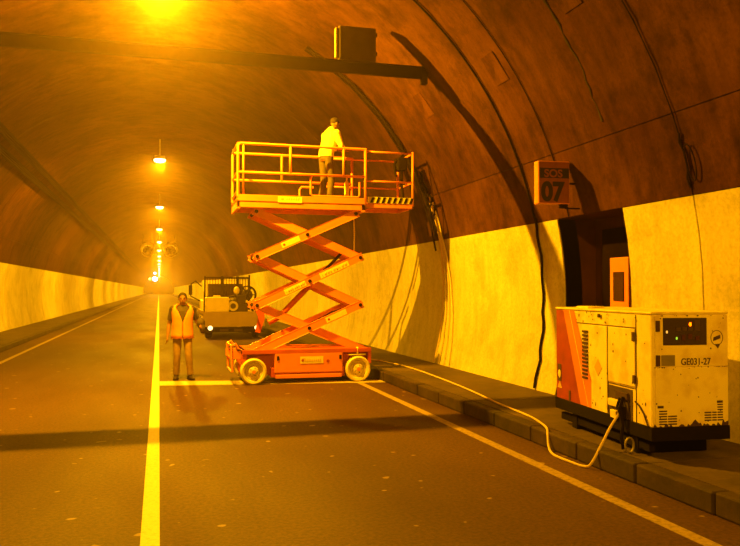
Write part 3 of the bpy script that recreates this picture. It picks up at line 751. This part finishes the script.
def boots(parent, pts, m='shoe', z0=0.):
    for (x, y, dx, dy) in pts:
        b = B(); f = Vector((dx, dy, 0)).normalized(); s = Vector((f.y, -f.x, 0)); o = Vector((x, y, z0))
        b.tube([o - f * .075 + Vector((0, 0, .045)), o + Vector((0, 0, .05)), o + f * .09 + Vector((0, 0, .036)), o + f * .175 + Vector((0, 0, .028))], .04, 12,
               rads=[(.036, .043), (.042, .048), (.048, .034), (.034, .024)], side=s)
        b.tube([o + Vector((0, 0, .04)), o + Vector((0, 0, .16))], .045, 12)
        b.ball(o - f * .075 + Vector((0, 0, .045)), (.036, .036, .043), 2); b.ball(o + f * .175 + Vector((0, 0, .028)), (.034, .030, .022), 2)
        o2 = remesh(b, 'boot', m, parent, .01, 3)
        for v in o2.data.vertices: v.co.z = max(v.co.z, z0 + .004)
        bb = B(); bb.prism([(-.115, -.030), (-.05, -.040), (.08, -.048), (.17, -.036), (.205, 0), (.17, .036), (.08, .048), (-.05, .040), (-.115, .030)], o + Vector((0, 0, .001)), f, s * -1, .014); bb.obj('sole', 'black', o2)
boots(root, [(.115, -.0, .18, 1), (-.150, .08, -.30, 1)])
b = B()                                               # dark shirt with short sleeves
b.tube([(0, 0, .86), (0, 0, .98), (0, .01, 1.15), (0, 0, 1.33), (0, -.01, 1.41), (0, -.01, 1.455)], .1, 18, rads=[(.172, .124), (.160, .115), (.160, .118), (.180, .112), (.12, .085), (.066, .064)], side=(1, 0, 0))
for sh, e in ((shR, eR), (shL, eL)): b.ball(sh, .072, 2); b.tube([sh, lerp(sh, e, .75)], .06, 12, rads=[.070, .058])
remesh(b, 'shirt', 'shirt', root, .01, 5)
def vest(parent, m, rows, gapf, thick=.012, name='vest'):
    """sleeveless shell: rows of (z, rx, ry, yc, front gap half-angle, arm gap half-angle)"""
    b = B(); n = 48; G = []
    for (z, rx, ry, yc, g) in rows:
        G.append([b.bm.verts.new((rx * sin(g + (2 * pi - 2 * g) * j / n), yc + ry * cos(g + (2 * pi - 2 * g) * j / n), z + .006 * sin(j * 1.3 + z * 30))) for j in range(n + 1)])
    for A, C in zip(G, G[1:]):
        for j in range(n): b.bm.faces.new((A[j], A[j + 1], C[j + 1], C[j])).smooth = True
    o = b.obj(name, m, parent); md = o.modifiers.new('t', 'SOLIDIFY'); md.thickness = thick; md.offset = 1
    return o
vs_ = vest(root, 'vest', [(.80, .208, .158, 0, .04), (.88, .196, .150, 0, .03), (1.0, .190, .143, .0, .03), (1.12, .188, .142, .005, .04), (1.22, .196, .140, .005, .20), (1.32, .214, .134, 0, .40), (1.385, .216, .118, -.005, .62), (1.43, .165, .098, -.01, .90), (1.462, .095, .078, -.012, 1.25)], .3)
# dark bundle held in the bent arm
b = B(); b.ball((-.345, .10, 1.10), (.085, .12, .11), 3); b.ball((-.375, .16, 1.0), (.06, .08, .09), 2); b.tube([(-.33, .02, 1.15), (-.30, .10, 1.24), (-.36, .17, 1.18)], .012, 6)
o = remesh(b, 'glove_bundle', 'shirt', None, .012, 3); o.matrix_world = Matrix.Translation((.45, 15.4, 0)) @ Matrix.Rotation(pi, 4, 'Z')
tag(o, 'dark cloth bundle held in the bent arm of the person in the orange vest', 'bundle')

# --- the worker on the platform
root = empty('person', (3.20, 14.70, DZ), radians(-66))
tag(root, 'person in a pale yellow jacket leaning at the rail on the raised platform', 'person')
hipR, hipL = (.095, -.03, .87), (-.095, -.03, .87)
kR, kL = (.10, .03, .47), (-.11, .0, .47); aR, aL = (.11, -.02, .09), (-.13, -.06, .09)
shR, shL = (.185, .09, 1.37), (-.185, .09, 1.37)
eR, eL = (.235, .17, 1.13), (-.235, .19, 1.14); wR, wL = (.13, .33, 1.09), (-.10, .36, 1.12)
b = B()
b.tube([(0, -.03, .82), (0, -.01, 1.0), (0, .04, 1.18), (0, .07, 1.33), (0, .10, 1.43)], .1, 16, rads=[(.15, .10), (.14, .095), (.145, .10), (.16, .095), (.07, .06)], side=(1, 0, 0))
b.tube([(0, .08, 1.38), (0, .13, 1.47), (0, .155, 1.53)], .05, 12, rads=[.065, .054, .053])
P, Rm, *_ = head(b, (0, .185, 1.60), (0, .30, 1), (0, 1, -.55), .98)
for sh, e, w in ((shR, eR, wR), (shL, eL, wL)):
    b.ball(sh, .055, 2); b.tube([sh, e], .04, 12, rads=[.052, .038]); b.ball(e, .038, 2); b.tube([e, lerp(e, w, .35), w], .03, 12, rads=[.038, .038, .026])
hand(b, wR, (-.35, 1, -.15), (-.6, 0, .6), .75); hand(b, wL, (.3, 1, -.15), (.6, 0, .6), .75)
for h, k, a in ((hipR, kR, aR), (hipL, kL, aL)): b.tube([h, k, a], .06, 12, rads=[.078, .052, .036]); b.ball(k, .052, 2)
remesh(b, 'body', 'skin', root, .0065, 4); eyes(P, Rm, root)
b = B(); b.ball(P(0, -.014, .042), (.084, .098, .088), 3, Rm)
bmesh.ops.bisect_plane(b.bm, geom=b.bm.verts[:] + b.bm.edges[:] + b.bm.faces[:], plane_co=P(0, .045, .03), plane_no=Rm @ Vector((0, 1, -.6)), clear_outer=True)
b.obj('hair', 'hair', root)
trousers(root, 'trouser_dark', hipR, hipL, kR, kL, aR, aL, (0, -.02, 1.0))
boots(root, [(.11, -.02, .1, 1), (-.13, -.06, -.2, 1)])
b = B()
b.tube([(0, -.03, .90), (0, -.02, 1.0), (0, .03, 1.15), (0, .06, 1.30), (0, .085, 1.42), (0, .115, 1.48), (0, .125, 1.50)], .1, 18, rads=[(.188, .140), (.182, .136), (.186, .142), (.196, .136), (.15, .110), (.080, .078), (.076, .074)], side=(1, 0, 0))
for sh, e, w in ((shR, eR, wR), (shL, eL, wL)):
    b.ball(sh, .086, 2); b.tube([sh, lerp(sh, e, .5), e], .06, 14, rads=[.080, .068, .058]); b.ball(e, .058, 2); b.tube([e, lerp(e, w, .85)], .05, 12, rads=[.056, .042])
remesh(b, 'jacket', 'jacket', root, .011, 6)

# ================================================================= GENERATOR
g = empty('generator', (4.4, 6.1, KH), radians(-5))
tag(g, 'cream and red diesel generator set with a dark skid on the walkway', 'generator')
GL, GW, G0, G1 = 2.07, .775, .27, 1.355
b = B(); b.box(0, GW, 0, GL, G0, G1, .02); b.obj('canopy', 'cream_gen', g)
b = B(); b.box(-.012, GW + .012, -.012, GL + .012, G1 - .012, G1 + .012, .008); b.box(.12, .32, 1.5, 1.8, G1, G1 + .03, .008); b.obj('roof_lid', 'cream_gen', g)
b = B()
b.box(-.015, .09, .0, GL, .17, .30, .006); b.box(GW - .09, GW + .015, .0, GL, .17, .30, .006); b.box(-.015, GW + .015, -.02, .1, .17, .30, .006); b.box(-.015, GW + .015, GL - .1, GL + .02, .17, .30, .006); b.box(.02, GW - .02, .02, GL - .02, .2, .28)
b.obj('skid_frame', 'skid', g)
for y in (.35, 1.65):
    b = B(); b.box(.02, GW - .02, y - .06, y + .06, .0, .175, .006); b.obj('skid_foot', 'skid', g)
b = B(); b.box(.03, .09, .1, GL - .05, .05, .13, .004); b.obj('skid_rail', 'skid', g)
X = (-1, 0, 0)                                         # outward normal of the road side
def side_poly(name, poly, m, d=.006, parent=g, x=-.001):
    b = B(); b.prism([(-a, c) for a, c in poly], (x, 0, 0), (0, -1, 0), (0, 0, 1), -d if False else d); return b.obj(name, m, parent)
# prism normal is u x v = (0,-1,0) x (0,0,1) = (-1,0,0): outwards
red = side_poly('red_panel', [(2.06, .275), (1.43, .275), (1.87, 1.335), (2.06, 1.335)], 'gen_red')
side_poly('orange_stripe', [(1.43, .275), (1.25, .275), (1.72, 1.335), (1.87, 1.335)], 'gen_orange')
side_poly('orange_stripe', [(1.24, .275), (1.02, .275), (1.60, 1.335), (1.71, 1.335)], 'gen_orange')
side_poly('pale_stripe', [(1.25, .275), (1.235, .275), (1.705, 1.335), (1.72, 1.335)], 'cream_gen')
def seam(ya, za, yb, zb):
    b = B(); b.beam((-.003, ya, za), (-.003, yb, zb), .005, .008, up=(1, 0, 0)); return b
b = B()
for (ya, za, yb, zb) in ((.82, .28, .82, 1.2), (.27, .28, .27, 1.33), (.27, 1.205, 1.62, 1.205), (.82, .62, .28, .62)): b.beam((-.002, ya, za), (-.002, yb, zb), .007, .007, up=(1, 0, 0))
b.obj('door_seam', 'rust', g)
b = B(); b.box(-.010, 0, .285, .81, .635, 1.195, .006); dr = b.obj('access_door', 'cream_gen', g)
b = B(); b.box(-.010, 0, .835, 1.18, .29, 1.195, .006); b.obj('access_door', 'cream_gen', g)
for (y, z, h) in ((.30, 1.12, .09), (.29, .71, .08), (.99, 1.30, .04)):
    b = B(); b.box(-.024, -.008, y - .025, y + .02, z - h / 2, z + h / 2, .005); b.obj('latch', 'rust', g)
for k in range(13):
    z = .60 + k * .042
    b = B(); b.box(-.016, .004, 1.265, 1.385, z, z + .024, .003); b.obj('vent_slat', 'rust', g)
side_poly('diamond_sticker', [(1.02, .66), (.94, .75), (1.02, .84), (1.10, .75)], 'label_ink', .004, g, -.0105)
# outlet recess with sockets and leads
b = B(); b.box(-.006, .0, .34, .80, .27, .60); rc = b.obj('outlet_panel', 'box_brown', g)
b = B(); b.box(-.03, 0, .40, .62, .49, .56, .006); b.obj('socket_row', 'rust', rc)
b = B(); b.box(-.045, 0, .55, .76, .40, .47, .008); b.box(-.04, 0, .6, .72, .28, .36, .008); b.obj('socket', 'label', rc)
b = B(); b.box(-.04, -.002, .46, .54, .3, .42, .01); b.obj('breaker', 'black', rc)
b = B(); b.tube([(-.04, .45, .52), (-.07, .46, .40), (-.05, .44, .25), (-.08, .42, .12), (-.07, .40, .02)], .017, 6); b.tube([(-.04, .52, .50), (-.08, .50, .42), (-.06, .46, .33)], .013, 6); b.obj('outlet_lead', 'black', g)
b = B(); b.tube([(-.012, .28, .50), (-.012, .20, .47), (-.012, .12, .40), (-.012, .05, .30)], .008, 6); b.obj('handle_arc', 'rust', g)
b = B()                                               # chain hoop hanging at the corner
b.tube([(-.06 + .045 * cos(t * pi / 8), .30, .08 + .07 * sin(t * pi / 8)) for t in range(16)], .010, 6, closed=True); b.obj('towing_ring', 'alu', g)
# reflector, triangle and slot on the red panel
b = B(); b.ball((-.010, 1.975, .585), (.008, .035, .05), 3); b.obj('oval_reflector', 'label', red)
b = B(); b.box(-.012, -.002, 1.93, 2.03, .50, .70, .004); b.obj('reflector_plate', 'ink', red)
side_poly('triangle_mark', [(2.03, .42), (1.91, .42), (1.97, .50)], 'label_ink', .004, red, -.008)
b = B(); b.box(-.014, -.004, 1.69, 1.73, .30, .42, .004); b.obj('slot', 'ink', red)
# specks of rust on the road side
b = B(); rn = random.Random(3)
for k in range(70):
    y = rn.uniform(.05, 1.9); z = rn.choice([rn.uniform(.3, 1.3), rn.uniform(.27, .5), rn.uniform(1.2, 1.33)]); s = rn.uniform(.004, .013)
    b.ball((-.0105 if .29 < y < 1.18 else -.002, y, z), (.002, s, s * rn.uniform(.7, 2)), 1)
o = b.obj('rust_speck', 'rust', g); o['kind'] = 'stuff'
# end face (towards the camera)
def end_box(name, x0, x1, z0, z1, m, d=.006, parent=g, bev=.0, base=0.):
    b = B(); b.box(x0, x1, -base - d, .004 - base, z0, z1, bev); return b.obj(name, m, parent)
end_box('end_door', .03, .78, .855, 1.335, 'cream_gen', .010, bev=.004)
end_box('end_door', .03, .78, .30, .845, 'cream_gen', .010, bev=.004)
cw = end_box('control_window', .11, .56, 1.055, 1.31, 'glass_dark', .014, bev=.003)
for i, (x, z, w, h, m) in enumerate(((.24, 1.185, .045, .035, 'box_brown'), (.305, 1.19, .045, .035, 'box_brown'), (.365, 1.19, .045, .035, 'box_brown'), (.43, 1.19, .055, .10, 'box_brown'), (.30, 1.10, .035, .05, 'niche'), (.365, 1.11, .04, .05, 'niche'), (.44, 1.10, .04, .04, 'niche'))):
    end_box('gauge', x, x + w, z, z + h, m, .019, cw)
for (x, z, m, s) in ((.385, 1.25, 'red_on', .014), (.245, 1.12, 'green_on', .010), (.145, 1.18, 'amber_on', .010)):
    b = B(); b.ball((x, -.020, z), (s, .005, s * 1.4), 2); b.obj('indicator', m, cw)
end_box('grey_plate', .09, .23, .865, .965, 'grey', .013)
text('lettering', 'GE031-27', .088, 'ink', (.29, -.0125, .872), (1, 0, 0), (0, 0, 1), g, sx=.86, bold=.012)
for z in (1.235, .915):
    end_box('hinge', .035, .075, z - .05, z + .05, 'rust', .022)
b = B(); b.tube([(.665 + .062 * cos(t * pi / 10), -.011, 1.12 + .07 * sin(t * pi / 10)) for t in range(20)], .003, 5, closed=True); rs = b.obj('round_sticker', 'ink', g)
b = B(); b.prism([(.625, 1.09), (.70, 1.115), (.70, 1.15), (.63, 1.125)], (0, -.0105, 0), (1, 0, 0), (0, 0, 1), .003); b.prism([(.64, 1.06), (.70, 1.065), (.675, 1.02)], (0, -.0105, 0), (1, 0, 0), (0, 0, 1), .003); b.obj('sticker_print', 'ink', rs)
for (x0, x1, z0, z1) in ((.065, .145, .32, .455), (.155, .245, .32, .405), (.53, .60, .345, .42), (.61, .655, .345, .44), (.665, .72, .345, .49)):
    z = z0
    while z < z1:
        b = B(); b.box(x0, x1, -.013, -.004, z, z + .012); b.obj('vent_slat', 'rust', g); z += .024
for (x, z) in ((.08, .485), (.69, .52)):
    end_box('scuff', x - .03, x + .03, z - .010, z + .012, 'rust', .0125)
poly = [(0.0, .262)]; rn = random.Random(9)
poly = [(0, .262), (GW, .262)]; x = GW
while x > 0: poly.append((x, .29 + rn.random() * .045 + (.03 if x > .72 or .40 < x < .5 else 0))); x -= .018
poly.append((0, .31))
b = B(); b.prism(poly, (0, -.0115, 0), (1, 0, 0), (0, 0, 1), .003); b.obj('rusted_edge', 'rust', g)
b = B()
for k in range(60):
    x = rn.uniform(.02, .78); z = rn.choice([rn.uniform(.3, 1.33), rn.choice([.85, 1.33])]); s = rn.uniform(.003, .009); b.ball((x, -.0105, z), (s, .002, s), 1)
o = b.obj('rust_speck', 'rust', g); o['kind'] = 'stuff'

# yellow power cable from generator along the walkway to the lift
P_ = [(4.40, 6.62, .53), (4.30, 6.62, .40), (4.20, 6.60, .26), (4.08, 6.62, .05), (4.04, 6.70, .014), (4.02, 6.86, .014), (4.01, 7.1, .014), (4.04, 7.32, .014), (4.09, 7.48, .06), (4.135, 7.58, .16), (4.20, 7.72, .200), (4.32, 8.1, .197), (4.42, 8.6, .194), (4.50, 9.6, .194), (4.62, 10.6, .194), (4.72, 11.6, .194), (4.80, 12.8, .194), (4.86, 14.2, .194), (4.82, 15.2, .194), (4.70, 16.0, .194), (4.4, 16.5, .2), (4.1, 16.3, .014), (3.9, 15.6, .014), (3.75, 15.0, .2)]
def smooth_path(P, n=5):
    out = []
    for i in range(len(P) - 1):
        a, b_, c, d = (Vector(P[max(i - 1, 0)]), Vector(P[i]), Vector(P[i + 1]), Vector(P[min(i + 2, len(P) - 1)]))
        for k in range(n):
            t = k / n; out.append(.5 * ((2 * b_) + (c - a) * t + (2 * a - 5 * b_ + 4 * c - d) * t * t + (3 * b_ - a - 3 * c + d) * t ** 3))
    out.append(Vector(P[-1])); return out
b = B(); b.tube(smooth_path(P_), .013, 7)
tag(b.obj('power_cable', 'hose_rope'), 'pale yellow power cable looping from the generator along the walkway to the lift', 'cable')
# small bollard-like stubs of rubble behind the lift wheel
for x, y, lb in ((4.00, 15.12, 'grey peg on the road nearest the kerb, behind the lift wheel'), (3.93, 15.55, 'middle one of the three grey pegs behind the lift wheel'), (3.86, 15.95, 'grey peg behind the lift wheel, deepest in the shadow')):
    b = B(); b.lathe([(0, .05), (.02, .045), (.10, .022), (.17, .016), (.17, 0)], (0, 0, 0), 'Z', 12); b.box(-.06, .06, -.06, .06, 0, .012)
    o = b.obj('stabiliser_foot', 'grey'); o.location = (x, y, .001)
    tag(o, lb, 'peg', 'pegs behind the lift wheel')

# ================================================================= FLATBED TRUCK
t = empty('flatbed_truck', (2.6, 27.5, 0)); tag(t, 'ochre flatbed truck seen from behind, parked beyond the lift', 'truck')
b = B(); b.box(-1.09, 1.09, .05, 3.5, .82, .95, .01); b.box(-.5, -.38, 0.1, 5.2, .5, .82); b.box(.38, .5, .1, 5.2, .5, .82); b.obj('bed', 'truck_body', t)
b = B(); b.box(-1.09, 1.09, 0, .05, .44, .97, .01); tg = b.obj('tailgate', 'truck_body', t)
for k in (-1, 1):
    b = B(); b.box(k * 1.09 - .03, k * 1.09 + .03, .03, 3.5, .90, 1.02, .006); b.obj('side_board', 'truck_body', t)
b = B(); b.box(-1.0, 1.0, .05, .14, .24, .42, .01); bp = b.obj('bumper', 'black', t)
for x in (-.50, .0):
    b = B(); b.box(x, x + .30, .03, .05, .27, .36); b.obj('number_plate', 'box_brown', bp)
for x in (-.84, .81):
    b = B(); b.lathe([(.03, .085), (-.02, .075), (-.035, 0)], (x, 0, .40), 'Y', 16); tag(b.obj('tail_lamp', 'tail', t))
for (x, y) in ((-.85, .9), (.85, .9), (-.85, 4.2), (.85, 4.2)):
    b = B(); b.lathe([(-.12, .1), (-.12, .32), (-.09, .37), (.09, .37), (.12, .32), (.12, .1)], (x, y, .37), 'X', 24); w = b.obj('wheel', 'black', t)
b = B(); b.box(-.95, .95, 3.75, 5.3, .5, 1.35, .05); b.prism([(3.75, 1.3), (5.3, 1.3), (5.0, 2.12), (3.80, 2.15)], (-.88, 0, 0), (0, 1, 0), (0, 0, 1), 1.76); cb = b.obj('cab', 'tank', t)
b = B(); b.box(-.7, .7, 3.735, 3.765, 1.45, 2.0, .02); b.obj('rear_window', 'glass_dark', cb)
b = B(); b.box(-.85, .93, 3.42, 3.48, 2.20, 2.27); b.box(-.85, .93, 3.42, 3.48, 1.45, 1.50); b.box(-.87, -.81, 3.40, 3.5, .95, 2.30); b.box(.89, .95, 3.40, 3.5, .95, 2.36); b.box(-.22, -.12, 3.40, 3.5, .95, 2.3); b.box(.40, .5, 3.40, 3.5, .95, 2.3)
hb = b.obj('headboard', 'steel_dark', t)
for k in range(16):
    x = -.76 + k * .108
    b = B(); b.box(x, x + .022, 3.44, 3.46, .95, 2.2); b.obj('rack_bar', 'steel_dark', hb)
b = B(); b.tube([(-.9, 4.6, 1.9), (-1.15, 4.7, 2.12), (-1.32, 4.75, 2.0), (-1.34, 4.75, 1.5), (-.96, 4.7, 1.3)], .025, 8); b.box(-1.42, -1.28, 4.68, 4.72, 1.55, 1.95, .01); b.obj('mirror', 'black', t)
b = B(); b.tube([(-1.05, .1, .95), (-1.05, .1, 1.7)], .025, 8); b.obj('stake', 'steel_dark', t)
# load
b = B(); b.box(-.42, .42, -.35, .35, 0, .54, .05); b.box(-.12, .12, -.12, .12, .54, .60, .02); b.box(-.43, .43, -.36, .36, .25, .28)
o = b.obj('water_tank', 'tank'); o.location = (2.02, 28.0, .951); tag(o, 'squat cream plastic tank on the bed of the truck', 'tank')
r = empty('compressor', (2.76, 28.05, .951)); tag(r, 'dark worn engine-driven compressor with a curved pipe on the truck bed', 'machine')
b = B(); b.box(-.3, .35, -.3, .3, .0, .32, .03); b.ball((-.1, 0, .34), (.22, .2, .2), 2); b.box(-.05, .28, -.22, .2, .3, .62, .04); b.obj('engine', 'kit', r)
b = B(); b.lathe([(-.05, .1), (-.05, .18), (.05, .18), (.05, .1)], (-.18, -.26, .22), 'Y', 18); b.obj('flywheel', 'cream', r)
b = B(); b.tube([(-.38, -.2, .02), (-.42, -.2, .35), (-.30, -.2, .55), (-.1, -.2, .60), (.02, -.2, .5)], .035, 8); b.obj('exhaust_pipe', 'kit', r)
b = B(); b.ball((-.02, .1, .78), (.11, .11, .15), 2); b.obj('filter', 'tank', r)
r = empty('hose_reel', (3.19, 28.75, .951)); tag(r, 'dark round hose reel standing above the truck bed', 'reel')
b = B(); b.tube([(.32 * cos(k * pi / 14), -.1, .62 + .32 * sin(k * pi / 14)) for k in range(28)], .028, 6, closed=True); b.tube([(.32 * cos(k * pi / 14), .14, .62 + .32 * sin(k * pi / 14)) for k in range(28)], .028, 6, closed=True)
for k in range(6):
    for y in (-.1, .14): b.tube([(0, y, .62), (.32 * cos(k * pi / 3), y, .62 + .32 * sin(k * pi / 3))], .016, 6)
b.obj('reel_frame', 'black', r)
b = B(); b.lathe([(-.08, .08), (-.08, .17), (.12, .17), (.12, .08)], (0, 0, .62), 'Y', 22)
for k in range(4): b.tube([(.18 * cos(q * pi / 10), -.06 + k * .05, .62 + .18 * sin(q * pi / 10)) for q in range(20)], .026, 6, closed=True)
b.obj('coiled_hose', 'kit', r)
b = B()
for y in (-.16, .2): b.tube([(-.22, y, 0), (0, y, .62), (.22, y, 0)], .022, 6)
b.tube([(0, -.16, .62), (0, .2, .62)], .022, 6); b.obj('stand', 'black', r)
